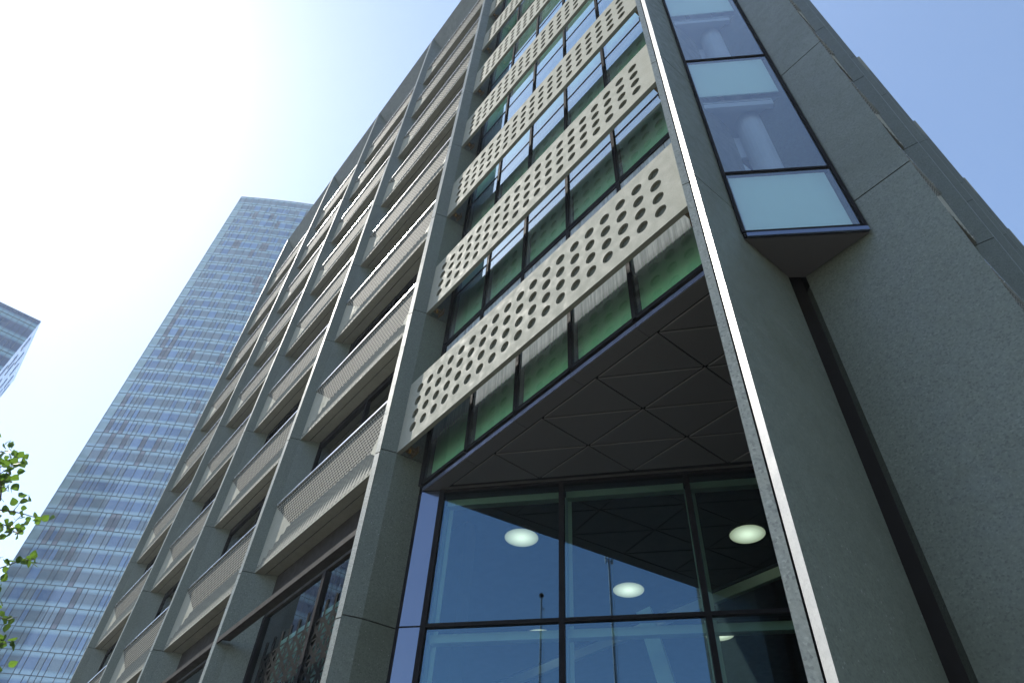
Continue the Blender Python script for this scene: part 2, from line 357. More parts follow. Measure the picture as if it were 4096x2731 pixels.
# ------------------------------------------------------------------ folded spandrels of the left bays
WB = 1.335
def make_spandrel():
    XL, XR, E_, H, ZF, YF = 0.0, WB, 0.245, 0.42, 0.205, 0.031
    cv = lambda x, y, z: (x*S, y*S, z*S)
    b = MB()
    zb = 0.014
    # end triangles, bottom lip, top, underside slabs
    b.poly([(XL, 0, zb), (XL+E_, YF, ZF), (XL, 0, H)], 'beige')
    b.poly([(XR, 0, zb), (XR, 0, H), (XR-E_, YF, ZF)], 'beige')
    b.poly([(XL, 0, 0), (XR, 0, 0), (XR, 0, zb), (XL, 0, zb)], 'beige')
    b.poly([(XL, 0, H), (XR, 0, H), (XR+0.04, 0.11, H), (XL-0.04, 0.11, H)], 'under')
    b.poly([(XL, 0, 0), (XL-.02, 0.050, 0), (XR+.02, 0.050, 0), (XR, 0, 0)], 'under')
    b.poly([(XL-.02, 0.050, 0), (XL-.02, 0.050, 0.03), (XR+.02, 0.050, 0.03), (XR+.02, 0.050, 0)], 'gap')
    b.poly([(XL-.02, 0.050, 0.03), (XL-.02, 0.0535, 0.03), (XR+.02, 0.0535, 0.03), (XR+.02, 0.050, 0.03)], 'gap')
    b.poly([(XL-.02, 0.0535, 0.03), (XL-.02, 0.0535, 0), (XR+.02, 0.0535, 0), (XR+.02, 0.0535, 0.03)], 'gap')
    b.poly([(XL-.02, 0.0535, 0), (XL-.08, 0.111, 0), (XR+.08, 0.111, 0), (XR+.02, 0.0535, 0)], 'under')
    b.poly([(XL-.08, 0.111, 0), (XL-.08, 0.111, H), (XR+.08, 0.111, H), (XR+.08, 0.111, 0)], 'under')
    o = b.build('spandrel', None, conv=cv, loc=(0, 0, 0))
    u = MB()
    u.poly([(XL, 0, H-0.001), (XL+E_, YF, ZF), (XR-E_, YF, ZF), (XR, 0, H-0.001)], 'dots')
    uo = u.build('upper_mesh', None, conv=cv, loc=(0, 0, 0)); uo.parent = o
    l = MB()
    n = 30; A0, A1 = (XL, 0.0, zb), (XR, 0.0, zb); F0, F1 = (XL+E_, YF, ZF), (XR-E_, YF, ZF)
    def lerp(p, q, t): return tuple(p[i]+(q[i]-p[i])*t for i in range(3))
    # ribs are vertical: clip each at the slanted ends of the facet
    def top(x):
        if x < XL+E_: k = (x-XL)/E_
        elif x > XR-E_: k = (XR-x)/E_
        else: k = 1
        return max(0.0, min(1.0, k))
    step = (XR-XL)/32
    for i in range(32):
        xa = XL+i*step; xb = xa+step*0.5; xc = xa+step
        for (p, q, da, db) in ((xa, xb, 0.006, -0.009), (xb, xc, -0.009, 0.006)):
            kp, kq = top(p), top(q)
            def pt(x, k, d): return (x, YF*k + d*(1 if k > 0 else 0), zb+(ZF-zb)*k)
            l.poly([(p, da*0.3, zb), (q, db*0.3, zb), pt(q, kq, db), pt(p, kp, da)], 'ribs')
    lo = l.build('lower_mesh', None, conv=cv, loc=(0, 0, 0)); lo.parent = o
    r = MB(); r.box(XL+0.004, XR-0.004, -0.010, 0.006, H, H+0.011, 'rail')
    r.box(XL+0.004, XR-0.004, -0.004, 0.004, H+0.011, H+0.014, 'rail')
    ro = r.build('top_rail', None, conv=cv, loc=(0, 0, 0)); ro.parent = o
    return o
proto = make_spandrel()
first = True
for b_ in range(4):
    xl = FX[b_+1]+0.05; xr = FX[b_]-0.05
    for z in floors:
        loc = Vector(W(xl, 1.0635, z)) - B.location
        if first: proto.parent = B; proto.location = loc; proto.scale = ((xr-xl)/WB, 1, 1); first = False
        else: copy_tree(proto, B, loc, sx=(xr-xl)/WB)
# parapet panels between fin heads, sloping outward
for b_ in range(4):
    xl = FX[b_+1]; xr = FX[b_]
    mb = MB(); a, c = 0.028, 0.105
    mb.poly([(xl+a, 1.004, 9.862), (xl+c, 1.150, 9.560), (xr-c, 1.150, 9.560), (xr-a, 1.004, 9.862)], 'roofc')
    mb.poly([(xl+c, 1.150, 9.560), (xl+c, 1.200, 9.560), (xr-c, 1.200, 9.560), (xr-c, 1.150, 9.560)], 'roofc')
    mb.poly([(xl+a, 1.004, 9.862), (xr-a, 1.004, 9.862), (xr-a, 1.3, 9.862), (xl+a, 1.3, 9.862)], 'roofc')
    mb.build('parapet', B)
# parapet above the panelled bay
mb = MB(); mb.poly([(-2.26, 1.004, 9.862), (-2.24, 1.15, 9.56), (-0.57, 1.15, 9.56), (-0.57, 1.004, 9.862)], 'roofc')
mb.poly([(-2.26, 1.004, 9.862), (-0.57, 1.004, 9.862), (-0.57, 1.3, 9.862), (-2.26, 1.3, 9.862)], 'roofc'); mb.build('parapet', B)

# recessed windows of the left bays
for b_ in range(4):
    xl = FX[b_+1]+0.10; xr = FX[b_]-0.10
    if b_ == 0: xr = FX[0]-0.10
    for i, z in enumerate(floors):
        zt = floors[i+1] if i < 7 else 9.56
        z0 = z+0.42
        if zt - z0 < 0.1: continue
        f = MB(); xm = (xl+xr)/2
        for (a, c) in ((xl-.02, xl+.02), (xm-.008, xm+.008), (xr-.02, xr+.02)): f.box(a, c, 1.172, 1.2, z0-0.02, zt, 'dark')
        f.box(xl+.02, xm-.008, 1.1735, 1.2, zt-0.05, zt-0.003, 'dark'); f.box(xm+.008, xr-.02, 1.1735, 1.2, zt-0.05, zt-0.003, 'dark')
        f.box(xl+.02, xm-.008, 1.1735, 1.2, z0-0.015, z0+0.02, 'dark'); f.box(xm+.008, xr-.02, 1.1735, 1.2, z0-0.015, z0+0.02, 'dark')
        fo = f.build('window', B)
        p = MB()
        for (a, c) in ((xl+.02, xm-.008), (xm+.008, xr-.02)): p.poly([(a, 1.185, z0+0.02), (c, 1.185, z0+0.02), (c, 1.185, zt-0.05), (a, 1.185, zt-0.05)], 'g_low')
        p.build('pane', fo)
# ------------------------------------------------------------------ perforated beige panels of the right bay
def make_holed():
    X0, X1, H, T = 0.0, 1.690, 0.407, 0.019
    hx = [0.104 + 0.0802*i for i in range(19)]; hz = [0.085 + 0.0777*j for j in range(4)]
    r = 0.0245; n = 24
    cv = lambda x, y, z: (x*S, y*S, z*S); b = MB()
    cx = 0.0401; cz = 0.03885
    for x in hx:
        for z in hz:
            ring = [(x+r*math.cos(2*math.pi*k/n+math.pi/4), z+r*math.sin(2*math.pi*k/n+math.pi/4)) for k in range(n)]
            sq = []
            for k in range(n):
                a = 2*math.pi*k/n+math.pi/4; c, s_ = math.cos(a), math.sin(a); m_ = max(abs(c), abs(s_)); sq.append((x+cx*c/m_, z+cz*s_/m_))
            for k in range(n):
                k2 = (k+1) % n
                for y, flip in ((0, 0), (T, 1)):
                    q = [(sq[k][0], y, sq[k][1]), (sq[k2][0], y, sq[k2][1]), (ring[k2][0], y, ring[k2][1]), (ring[k][0], y, ring[k][1])]
                    b.poly(q if not flip else q[::-1], 'beige')
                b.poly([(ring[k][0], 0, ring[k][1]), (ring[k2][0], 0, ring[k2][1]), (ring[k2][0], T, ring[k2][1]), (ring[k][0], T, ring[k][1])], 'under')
    a0, a1 = hx[0]-cx, hx[-1]+cx; z0, z1 = hz[0]-cz, hz[-1]+cz
    for (xa, xb, za, zb) in ((X0, a0, 0, H), (a1, X1, 0, H), (a0, a1, 0, z0), (a0, a1, z1, H)):
        for y in (0, T):
            q = [(xa, y, za), (xb, y, za), (xb, y, zb), (xa, y, zb)]; b.poly(q if y == 0 else q[::-1], 'beige')
    b.poly([(X0+.01, T*.5, .01), (X1-.01, T*.5, .01), (X1-.01, T*.5, H-.01), (X0+.01, T*.5, H-.01)], 'olive'); b.poly([(X0, 0, 0), (X0, T, 0), (X1, T, 0), (X1, 0, 0)], 'under'); b.poly([(X0, 0, H), (X1, 0, H), (X1, T, H), (X0, T, H)], 'under')
    b.poly([(X0, 0, 0), (X0, 0, H), (X0, T, H), (X0, T, 0)], 'under'); b.poly([(X1, 0, 0), (X1, T, 0), (X1, T, H), (X1, 0, H)], 'under')
    o = b.build('holed_panel', None, conv=cv, loc=(0, 0, 0))
    for xa in (0.035, X1-0.075):
        k = MB(); k.box(xa, xa+0.03, 0.020, 0.075, 0.004, 0.016, 'brass'); k.box(xa+.004, xa+0.010, 0.024, 0.07, -0.004, 0.004, 'brass')
        k.box(xa+.018, xa+0.026, 0.030, 0.038, -0.012, 0.004, 'bolt'); k.box(xa-.01, xa+0.04, 0.060, 0.068, -0.006, 0.03, 'brass')
        ko = k.build('bracket', None, conv=cv, loc=(0, 0, 0)); ko.parent = o
    return o
hp = make_holed()
for i, z in enumerate(floors):
    loc = Vector(W(-2.2475, 1.068, z)) - B.location
    if i == 0: hp.parent = B; hp.location = loc
    else: copy_tree(hp, B, loc)
# curtain wall behind the panels
mx = [-2.205, -1.894, -1.583, -1.272, -0.961, -0.650]
f = MB()
YG = 1.2
for i in range(8):
    zb = 1.735 if i == 0 else 2.610+0.934*(i-1)
    zt = 2.610+0.934*i if i < 7 else 9.56
    zm = 3.0+0.936*(i-1)
    f = MB(); p = MB()
    for j, x in enumerate(mx):
        if x < -0.6: f.box(x-0.009, x+0.009, 1.192, 1.224, zb+0.004, zt-0.004, 'dark')
    xs = [-2.228] + mx + [-0.58]
    for j in range(len(mx)):
        xa = mx[j]+0.009; xb = (mx[j+1]-0.009) if j < len(mx)-1 else -0.568
        f.box(xa, xb, 1.1935, 1.222, zb-0.003, zb+0.014, 'dark')
        if i: f.box(xa, xb, 1.1965, 1.215, zm-0.0025, zm+0.0025, 'dark')
        f.box(xa, xb, 1.1945, 1.222, zt-0.022, zt-0.004, 'dark')
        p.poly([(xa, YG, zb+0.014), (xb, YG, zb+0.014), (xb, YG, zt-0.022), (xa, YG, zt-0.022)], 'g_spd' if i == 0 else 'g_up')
    f.box(-2.228, -2.214, 1.19, 1.224, zb, zt, 'dark')
    fo = f.build('window', B); p.build('pane', fo)
    q = MB()
    for j in range(len(mx)):
        xa = mx[j]+0.012; xb = (mx[j+1]-0.012) if j < len(mx)-1 else -0.568
        q.box(xa, xb, 1.226, 1.232, zb+0.008, zt-0.012, 'green')
    q.build('shadow_box_panel', fo)

# ------------------------------------------------------------------ soffit over the entrance
ZS = 1.695
mb = MB()
for (a, c) in ((-2.2, -1.894), (-1.894, -1.583), (-1.583, -1.272), (-1.272, -0.961), (-0.961, -0.567)):
    mb.box(a+0.0008, c-0.0008, 1.196, 1.200, 1.697, 1.7165, 'fascia')
mb.build('fascia', B)
mb = MB()
th = R(39.8); ux, uy = math.cos(th), math.sin(th)
G0 = (-2.203, 1.198)
def gp(t, d=0.0): return (G0[0]+ux*t - uy*(-d)*-1 if False else G0[0]+ux*t - uy*d, G0[1]+uy*t + ux*d)   # d>0 goes inside
# margin panels behind the fascia
edge = [(-2.2, -1.894), (-1.894, -1.583), (-1.583, -1.272), (-1.272, -0.961), (-0.961, -0.567)]
for k, (a, c) in enumerate(edge):
    ya = 1.199
    if k == 0: mb.prism([(-2.185, ya), (c-.0012, ya), (c-.0012, 1.259), (-2.122, 1.259)], ZS, ZS+0.004, 'soffit')
    else: mb.prism([(a+.0012, ya), (c-.0012, ya), (c-.0012, 1.259), (a+.0012, 1.259)], ZS, ZS+0.004, 'soffit')
mb.build('soffit_border', B)
X0_, Y0_, DX, DY, GP = -2.076, 1.263, 0.2865, 0.2358, 0.0048
def inset(tri, g_):
    c = Vector((sum(p[0] for p in tri)/len(tri), sum(p[1] for p in tri)/len(tri))); out = []
    n = len(tri)
    for i in range(n):
        p0, p1, p2 = Vector(tri[i-1]), Vector(tri[i]), Vector(tri[(i+1) % n])
        e1 = (p1-p0).normalized(); e2 = (p2-p1).normalized()
        n1 = Vector((-e1.y, e1.x)); n2 = Vector((-e2.y, e2.x))
        d = 1+n1.dot(n2)
        out.append(tuple(p1 + (n1+n2)*(g_/d)))
    return out
def clipx(poly, xm):
    out = []
    for i in range(len(poly)):
        a, b = poly[i], poly[(i+1) % len(poly)]
        if a[0] <= xm: out.append(a)
        if (a[0]-xm)*(b[0]-xm) < 0:
            t = (xm-a[0])/(b[0]-a[0]); out.append((xm, a[1]+(b[1]-a[1])*t))
    return out
for i in range(6):
    for j in range(i+1):
        xa, xb = X0_+DX*i, X0_+DX*(i+1); ya, yb = Y0_+DY*j, Y0_+DY*(j+1)
        tris = [[(xa, ya), (xb, ya), (xb, yb)]]
        if j < i: tris.append([(xa, ya), (xb, yb), (xa, yb)])
        for t in tris:
            t = clipx(t, -0.568)
            if len(t) < 3: continue
            mb = MB(); q = inset(t, GP); q2 = inset(t, GP-0.0015)
            n = len(q)
            mb.poly([(p[0], p[1], ZS) for p in reversed(q)], 'soffit')
            for k in range(n):
                k2 = (k+1) % n
                mb.poly([(q[k][0], q[k][1], ZS), (q[k2][0], q[k2][1], ZS), (q2[k2][0], q2[k2][1], ZS+0.0015), (q2[k][0], q2[k][1], ZS+0.0015)], 'edge')
                mb.poly([(q2[k][0], q2[k][1], ZS+0.0015), (q2[k2][0], q2[k2][1], ZS+0.0015), (q2[k2][0], q2[k2][1], ZS+0.006), (q2[k][0], q2[k][1], ZS+0.006)], 'soffit')
            mb.build('soffit_panel', B)
mb = MB(); mb.poly([(-2.24, 1.201, ZS+0.006), (-0.55, 1.201, ZS+0.006), (-0.55, 2.75, ZS+0.006)][::-1], 'gap'); mb.build('soffit_backing', B)
# head trim along the glazing
mb = MB()
def strip(mb, t0, t1, d0, d1, z0, z1, m):
    a, b_, c, d = gp(t0, d0), gp(t1, d0), gp(t1, d1), gp(t0, d1)
    mb.prism([a, b_, c, d], z0, z1, m)
strip(mb, 0.095, 2.12, -0.020, -0.0035, ZS-0.0015, ZS+0.004, 'soffit')
mb.build('head_trim', B)

# ------------------------------------------------------------------ entrance glazing (39.8 degrees to the facade)
tm = [0.095, 0.595, 1.088, 1.585, 2.08]
zr = [GZ+0.01, -0.03, 0.542, 1.114, 1.688]
gz = MB()
for t in tm: strip(gz, t-0.010, t+0.010, -0.012, 0.03, GZ, 1.694, 'dark')
for k, z in enumerate(zr):
    for a in range(4): strip(gz, tm[a]+0.010, tm[a+1]-0.010, -0.0105, 0.028, z-0.007, z+0.007, 'dark')
fr = gz.build('entrance_glazing', B)
for k in range(4):
    for a in range(4):
        p = MB(); A_, B_ = gp(tm[a]+.010, 0), gp(tm[a+1]-.010, 0)
        p.poly([(*A_, zr[k]+.007), (*B_, zr[k]+.007), (*B_, zr[k+1]-.007), (*A_, zr[k+1]-.007)], 'g_ent'); p.build('pane', fr)
# pale inner steel seen through the glass
ins = MB()
for k in range(1, 5):
    for a in range(4): strip(ins, tm[a]+0.012, tm[a+1]-0.012, 0.045, 0.075, zr[k]-0.040, zr[k]-0.010, 'pale')
for t in tm: strip(ins, t-0.011, t+0.030, 0.0765, 0.082, GZ, 1.672, 'pale'); strip(ins, t+0.010, t+0.016, 0.05, 0.07, 0.0, 1.64, 'white')
ins.build('inner_frame', fr)
# lavender side panels and black reveal next to the fin
for (z0, z1) in ((1.1175, 1.693), (0.545, 1.111), (-0.03, 0.5385), (GZ, -0.036)):
    mb = MB(); strip(mb, 0.004, 0.082, -0.004, 0.01, z0, z1, 'lav'); mb.build('side_panel', B)
mb = MB(); mb.prism([(-2.226, 1.199), (-2.203, 1.205), (-2.14, 1.28), (-2.26, 1.28)], GZ, 1.694, 'dark')
strip(mb, 0.0, 0.084, 0.012, 0.02, GZ, 1.694, 'dark'); mb.build('reveal', B)

# ------------------------------------------------------------------ entrance interior
ins = MB()
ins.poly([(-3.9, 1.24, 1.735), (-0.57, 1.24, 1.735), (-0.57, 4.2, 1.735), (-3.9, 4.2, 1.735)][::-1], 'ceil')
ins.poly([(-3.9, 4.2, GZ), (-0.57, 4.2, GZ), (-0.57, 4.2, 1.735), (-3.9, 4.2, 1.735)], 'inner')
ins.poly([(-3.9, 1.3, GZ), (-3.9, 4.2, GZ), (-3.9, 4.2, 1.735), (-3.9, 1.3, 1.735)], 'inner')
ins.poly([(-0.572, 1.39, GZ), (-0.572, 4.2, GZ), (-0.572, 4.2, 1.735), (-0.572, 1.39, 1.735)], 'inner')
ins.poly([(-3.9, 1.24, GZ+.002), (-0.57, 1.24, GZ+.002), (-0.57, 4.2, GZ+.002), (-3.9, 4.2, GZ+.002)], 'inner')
ins.build('lobby_shell', B)
# ceiling lights
for (x, y) in ((-2.217, 1.757), (-1.503, 2.465), (-2.218, 2.452), (-2.915, 1.785), (-2.915, 2.47), (-1.50, 3.15), (-2.22, 3.15), (-1.5, 1.76+0.0)):
    if y < 2.0 and x > -1.6: continue
    n = 40; r = 0.34
    mb = MB(); cx, cy, cz = W(x, y, 1.722)
    mb.poly([(r*math.cos(-2*math.pi*k/n), r*math.sin(-2*math.pi*k/n), 0) for k in range(n)], 'lamp')
    o = mb.build('ceiling_light', None, conv=ID, loc=(0, 0, 0)); o.parent = B; o.location = Vector((cx, cy, cz)) - B.location
    rg = MB()
    for k in range(n):
        a0, a1 = 2*math.pi*k/n, 2*math.pi*(k+1)/n
        q = [(r*math.cos(a), r*math.sin(a), z) for a, z in ((a0, 0.0), (a1, 0.0), (a1, 0.055), (a0, 0.055))]
        rg.poly(q, 'ceil')
    ro = rg.build('light_rim', None, conv=ID, loc=(0, 0, 0)); ro.parent = o
# pale beam, mesh tray, column and stair string inside
def beam(p, q, w, h, m, name, par=B):
    p, q = Vector(W(*p)), Vector(W(*q)); t = (q-p).normalized(); s_ = t.cross(Vector((0, 0, 1))).normalized(); u = s_.cross(t)
    mb = MB(); c = [[v+s_*a*w/2+u*b*h/2 for a, b in ((-1, -1), (1, -1), (1, 1), (-1, 1))] for v in (p, q)]
    for k in range(4): mb.poly([c[0][k], c[0][(k+1) % 4], c[1][(k+1) % 4], c[1][k]], m)
    mb.poly(c[0][::-1], m); mb.poly(c[1], m); return mb.build(name, par, conv=ID)
beam((-3.60, 2.55, 1.59), (-1.30, 2.64, 1.60), 0.10, 0.20, 'pale', 'lobby_beam')
beam((-3.60, 2.68, 1.68), (-0.9, 2.76, 1.68), 0.42, 0.04, 'deck', 'cable_tray')
beam((-2.35, 2.75, GZ), (-2.35, 2.75, 1.70), 0.34, 0.34, 'white', 'lobby_column')
beam((-1.50, 2.05, 0.2), (-1.72, 1.98, 1.28), 0.10, 0.26, 'pale', 'stair_string')
beam((-1.2, 3.3, GZ), (-1.2, 3.3, 1.72), 0.3, 0.3, 'deck', 'lobby_column')
# core so that daylight does not leak
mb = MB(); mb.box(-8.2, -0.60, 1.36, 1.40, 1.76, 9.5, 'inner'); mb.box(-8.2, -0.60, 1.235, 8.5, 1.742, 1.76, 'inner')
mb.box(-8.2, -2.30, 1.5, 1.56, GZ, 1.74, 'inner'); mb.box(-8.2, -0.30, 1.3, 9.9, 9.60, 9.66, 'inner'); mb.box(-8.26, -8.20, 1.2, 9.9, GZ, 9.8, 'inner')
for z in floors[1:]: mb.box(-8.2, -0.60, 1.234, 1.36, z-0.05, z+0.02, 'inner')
mb.build('core', B)

# ------------------------------------------------------------------ shopfront of the left bays
for b_ in range(4):
    xl = FX[b_+1]+0.10; xr = FX[b_]-0.10
    f = MB(); xm = xl + (xr-xl)*0.55
    for (a, c) in ((xl-0.03, xl+0.04), (xm-0.015, xm+0.015), (xr-0.04, xr+0.03)): f.box(a, c, 1.165, 1.20, GZ, 1.62, 'dark')
    f.box(xl-.03, xr+.03, 1.168, 1.21, 1.62, 1.74, 'bronze'); f.box(xl-.03, xr+.03, 1.172, 1.21, 1.744, 1.857, 'bronze')
    f.box(xl-.03, xr+.03, 1.169, 1.195, 0.62, 0.66, 'dark')
    fo = f.build('shopfront', B)
    p = MB(); p.poly([(xl, 1.18, GZ), (xr, 1.18, GZ), (xr, 1.18, 1.62), (xl, 1.18, 1.62)], 'g_low'); p.build('pane', fo)
    # dark lattice just in front of the pane, standing for its printed frit
    la = MB(); yl = 1.176; sz = 0.088; zl0, zl1 = 0.665, 1.45; xa_, xb_ = xl+0.16, xr-0.045
    def bar(p0, p1, w=0.010):
        d = Vector((p1[0]-p0[0], p1[1]-p0[1]));
        if d.length < 1e-4: return
        n_ = Vector((-d.y, d.x)).normalized()*w
        la.poly([(p0[0]-n_.x, yl, p0[1]-n_.y), (p1[0]-n_.x, yl, p1[1]-n_.y), (p1[0]+n_.x, yl, p1[1]+n_.y), (p0[0]+n_.x, yl, p0[1]+n_.y)], 'lattice')
    nx = int((xb_-xa_)/sz); nz = int((zl1-zl0)/sz)
    for i in range(nx+1): bar((xa_+i*sz, zl0), (xa_+i*sz, zl1))
    for j in range(nz+1):
        yl = 1.1758; bar((xa_, zl0+j*sz), (xa_+nx*sz, zl0+j*sz), 0.005)
    for i in range(nx):
        for j in range(nz):
            yl = 1.1756; bar((xa_+i*sz, zl0+j*sz), (xa_+(i+1)*sz, zl0+(j+1)*sz)); yl = 1.1754; bar((xa_+i*sz, zl0+(j+1)*sz), (xa_+(i+1)*sz, zl0+j*sz))
    la.build('lattice_frit', fo)
    bl = MB(); bl.poly([(xl+.1, 1.262, GZ), (xr-.05, 1.262, GZ), (xr-.05, 1.262, 1.50), (xl+.1, 1.262, 1.50)], 'sky_backing'); bl.build('sky_backing', fo)  # pale panel added behind the pane to imitate sky reflected between the bars
    # awning: thin metal ledge with a slatted leaf behind it
    aw = MB(); x0, x1 = FX[b_+1]+0.026, FX[b_]-0.026
    aw.box(x0, x1, 1.001, 1.010, 1.462, 1.490, 'bronze')
    for k in range(1): 
        yk = 1.016 + k*0.048
        ex = 0.03 + 0.02*k
        aw.poly([(x0+ex, yk, 1.474), (x1-ex, yk, 1.474), (x1-ex, yk+0.040, 1.480), (x0+ex, yk+0.040, 1.480)], 'bronze')
    xmid = (x0+x1)/2
    aw.build('awning', B)

# ------------------------------------------------------------------ bay window set diagonally over the slot
th2 = R(45); vx, vy = math.cos(th2), math.sin(th2); Q0 = (-0.517, 1.183)
def bq(t, d=0.0): return (Q0[0]+vx*t-vy*d, Q0[1]+vy*t+vx*d)
TB = 0.346
def bstrip(mb, t0, t1, d0, d1, z0, z1, m): mb.prism([bq(t0, d0), bq(t1, d0), bq(t1, d1), bq(t0, d1)], z0, z1, m)
bay = MB()
bays_z = [1.728, 2.066] + [3.012+0.9355*i for i in range(7)]
bstrip(bay, -0.004, 0.006, -0.006, 0.03, 1.722, 9.8, 'dark'); bstrip(bay, TB-0.012, TB-0.001, -0.006, 0.03, 1.722, 9.8, 'dark')
for i, z in enumerate(bays_z): bstrip(bay, 0.006, TB-0.012, -0.0045, 0.028, z-0.0045, z+0.0045, 'dark')
bo = bay.build('bay_window', B)
so = MB(); so.prism([(-0.519, 1.186), (-0.277, 1.428), (-0.484, 1.428), (-0.4865, 1.4295), (-0.519, 1.395)][:5], 1.699, 1.703, 'soffit')
so.build('bay_soffit', bo)
fa = MB(); bstrip(fa, 0.006, TB-0.004, -0.010, -0.004, 1.697, 1.7145, 'lav'); bstrip(fa, 0.0, TB-0.002, -0.003, 0.02, 1.7035, 1.7215, 'dark'); fa.build('bay_fascia', bo)
for i, z in enumerate(bays_z):
    z1 = bays_z[i+1] if i+1 < len(bays_z) else 9.8
    p = MB(); a, b_ = bq(0.006), bq(TB-0.012)
    p.poly([(*a, z+.0045), (*b_, z+.0045), (*b_, z1-.0045), (*a, z1-.0045)], 'g_bay'); p.build('pane', bo)
    k = MB()
    zt = z1-0.008
    zb_ = z+0.006 if i == 0 else z1-0.335
    bstrip(k, 0.016, TB-0.03, 0.010, 0.014, zb_, zt-0.006, 'teal'); k.build('backing_panel', bo)
    if i:
        r_ = MB()
        # floor slab edge, ceiling beam with slots, round column, brace and deck
        bstrip(r_, 0.012, TB-0.055, 0.035, 0.055, z1-0.385, z1-0.335, 'white')
        bstrip(r_, 0.012, TB-0.060, 0.034, 0.0348, z1-0.352, z1-0.349, 'deck')
        bstrip(r_, 0.0, TB+0.05, 0.16, 0.175, z1-0.56, z1-0.40, 'white')
        r_.poly([(*bq(-0.05, 0.03), z1-0.34), (*bq(TB+.1, 0.03), z1-0.34), (*bq(TB+.1, 0.6), z1-0.34), (*bq(-0.05, 0.6), z1-0.34)][::-1], 'white')
        r_.poly([(*bq(-0.05, 0.178), z1-0.42), (*bq(TB+.1, 0.178), z1-0.42), (*bq(TB+.1, 0.6), z1-0.42), (*bq(-0.05, 0.6), z1-0.42)][::-1], 'deck')
        for d_ in range(8): bstrip(r_, -0.05, TB+0.1, 0.2+0.05*d_, 0.203+0.05*d_, z1-0.426, z1-0.4205, 'inner')
        r_.poly([(*bq(-0.2, 0.62), z-.2), (*bq(TB+.2, 0.62), z-.2), (*bq(TB+.2, 0.62), z1-0.3), (*bq(-0.2, 0.62), z1-0.3)], 'deck')
        c0 = bq(TB*0.62, 0.13); c0 = W(*c0, 0)
        r_.build('bay_room', bo)
        cc = MB(); n = 24
        pr = [(c0[0]/S+0.050*math.cos(2*math.pi*q/n), c0[1]/S+0.050*math.sin(2*math.pi*q/n)) for q in range(n)]
        cc.prism(pr, z-0.3, z1-0.345, 'white', cap=False)
        pr = [(c0[0]/S+0.050*math.cos(2*math.pi*q/n)-0.18*vx, c0[1]/S+0.050*math.sin(2*math.pi*q/n)-0.18*vy) for q in range(n)]
        cc.prism(pr, z-0.3, z1-0.345, 'white', cap=False)
        cc.build('column', bo, smooth=False)
        a, b_ = bq(0.04, 0.16), bq(0.26, 0.16)
        beam((*a, z+0.55), (*b_, z-0.05), 0.12, 0.14, 'white', 'brace', bo)

# ------------------------------------------------------------------ side facade beyond the end wall (runs away from the viewer)
def side_fin(yc, xf):
    r = [(0.0, 0.024), (-0.065, 0.048), (-0.2, 0.075), (-0.2, -0.065), (-0.068, -0.05)]
    # profile in (x offset, y offset); front faces +x
    prof = [(0.0, -0.022), (-0.008, 0.0), (0.0, 0.022), (-0.065, 0.045), (-0.2, 0.09), (-0.2, -0.075), (-0.072, -0.040)]
    mb = MB(); P = [(xf+a, yc+b) for a, b in prof]
    for z0, z1 in segs(GZ, ZTOP, joints): mb.prism(P, z0, z1, 'side')
    mb.prism([(xf+a*0.97-0.004, yc+b*0.9) for a, b in prof], GZ, ZTOP-0.02, 'gap')
    mb.build('fin', B)
YS = [2.815, 4.235, 5.655, 7.075, 8.495, 9.9]
for i, y in enumerate(YS): side_fin(y, -0.099 - 0.004*i)
ys = [1.60] + YS
for i in range(len(YS)):
    ya, yb = ys[i]+(0.05 if i else 0.0), ys[i+1]-0.05
    for z in floors:
        loc = Vector(W(-0.165, ya, z)) - B.location
        copy_tree(proto, B, loc, rotz=R(90), sx=(yb-ya)/WB)
    mb = MB(); mb.poly([(-0.137, ya, 9.862), (-0.26, ya+.05, 9.56), (-0.26, yb-.05, 9.56), (-0.137, yb, 9.862)][::-1], 'roofc'); mb.build('parapet', B)
    y_s = ya+0.005 if i == 0 else ya-0.2; g_ = MB(); g_.poly([(-0.285, y_s, GZ), (-0.285, yb+.2, GZ), (-0.285, yb+.2, 9.6), (-0.285, y_s, 9.6)], 'g_low'); go = g_.build('side_glazing', B)
mb = MB(); mb.box(-0.36, -0.32, 1.62, 9.9, GZ, 9.6, 'inner'); mb.build('side_core', B)

# ------------------------------------------------------------------ glass tower
TS = 3.6; TZ = 1.6 + 1.2529*141.0
tw = empty('glass_tower', (-141.0, 0.2, 0))
tag(tw, 'tall blue glass tower with a gently curved facade standing left behind the concrete building', 'skyscraper')
tst = (TS, TZ % TS)
M['t_blue'] = tower_glass('tower_clear_glass', (0.055, 0.135, 0.28), tst)
M['t_blue2'] = tower_glass('tower_bright_glass', (0.10, 0.21, 0.40), tst)
M['t_grey'] = tower_glass('tower_blinded_glass', (0.095, 0.15, 0.19), tst)
M['t_grey2'] = tower_glass('tower_dark_glass', (0.05, 0.085, 0.12), tst)
M['t_vent'] = tower_glass('tower_vent_panel', (0.10, 0.125, 0.17), tst, frit=(0.25, 0.27, 0.33), rough=0.3, spec=0.4)
M['t_pale'] = tower_glass('tower_pale_corner_glass', (0.22, 0.34, 0.36), tst)
M['t_line'] = plain('tower_mullion', (0.055, 0.08, 0.12), 0.5)
npan = 34; PW = 1.85
pts = [(-141.0, 0.2)]; a_ = 54.3
for i in range(npan):
    pts.append((pts[-1][0]+PW*math.cos(R(a_)), pts[-1][1]+PW*math.sin(R(a_)))); a_ += 0.42
nst = int(TZ//TS)
def facpt(s_):     # point along the plan polyline, s_ in panels
    i = min(int(s_), npan-1); f_ = s_-i
    return (pts[i][0]+(pts[i+1][0]-pts[i][0])*f_, pts[i][1]+(pts[i+1][1]-pts[i][1])*f_)
rng = random.Random(11)
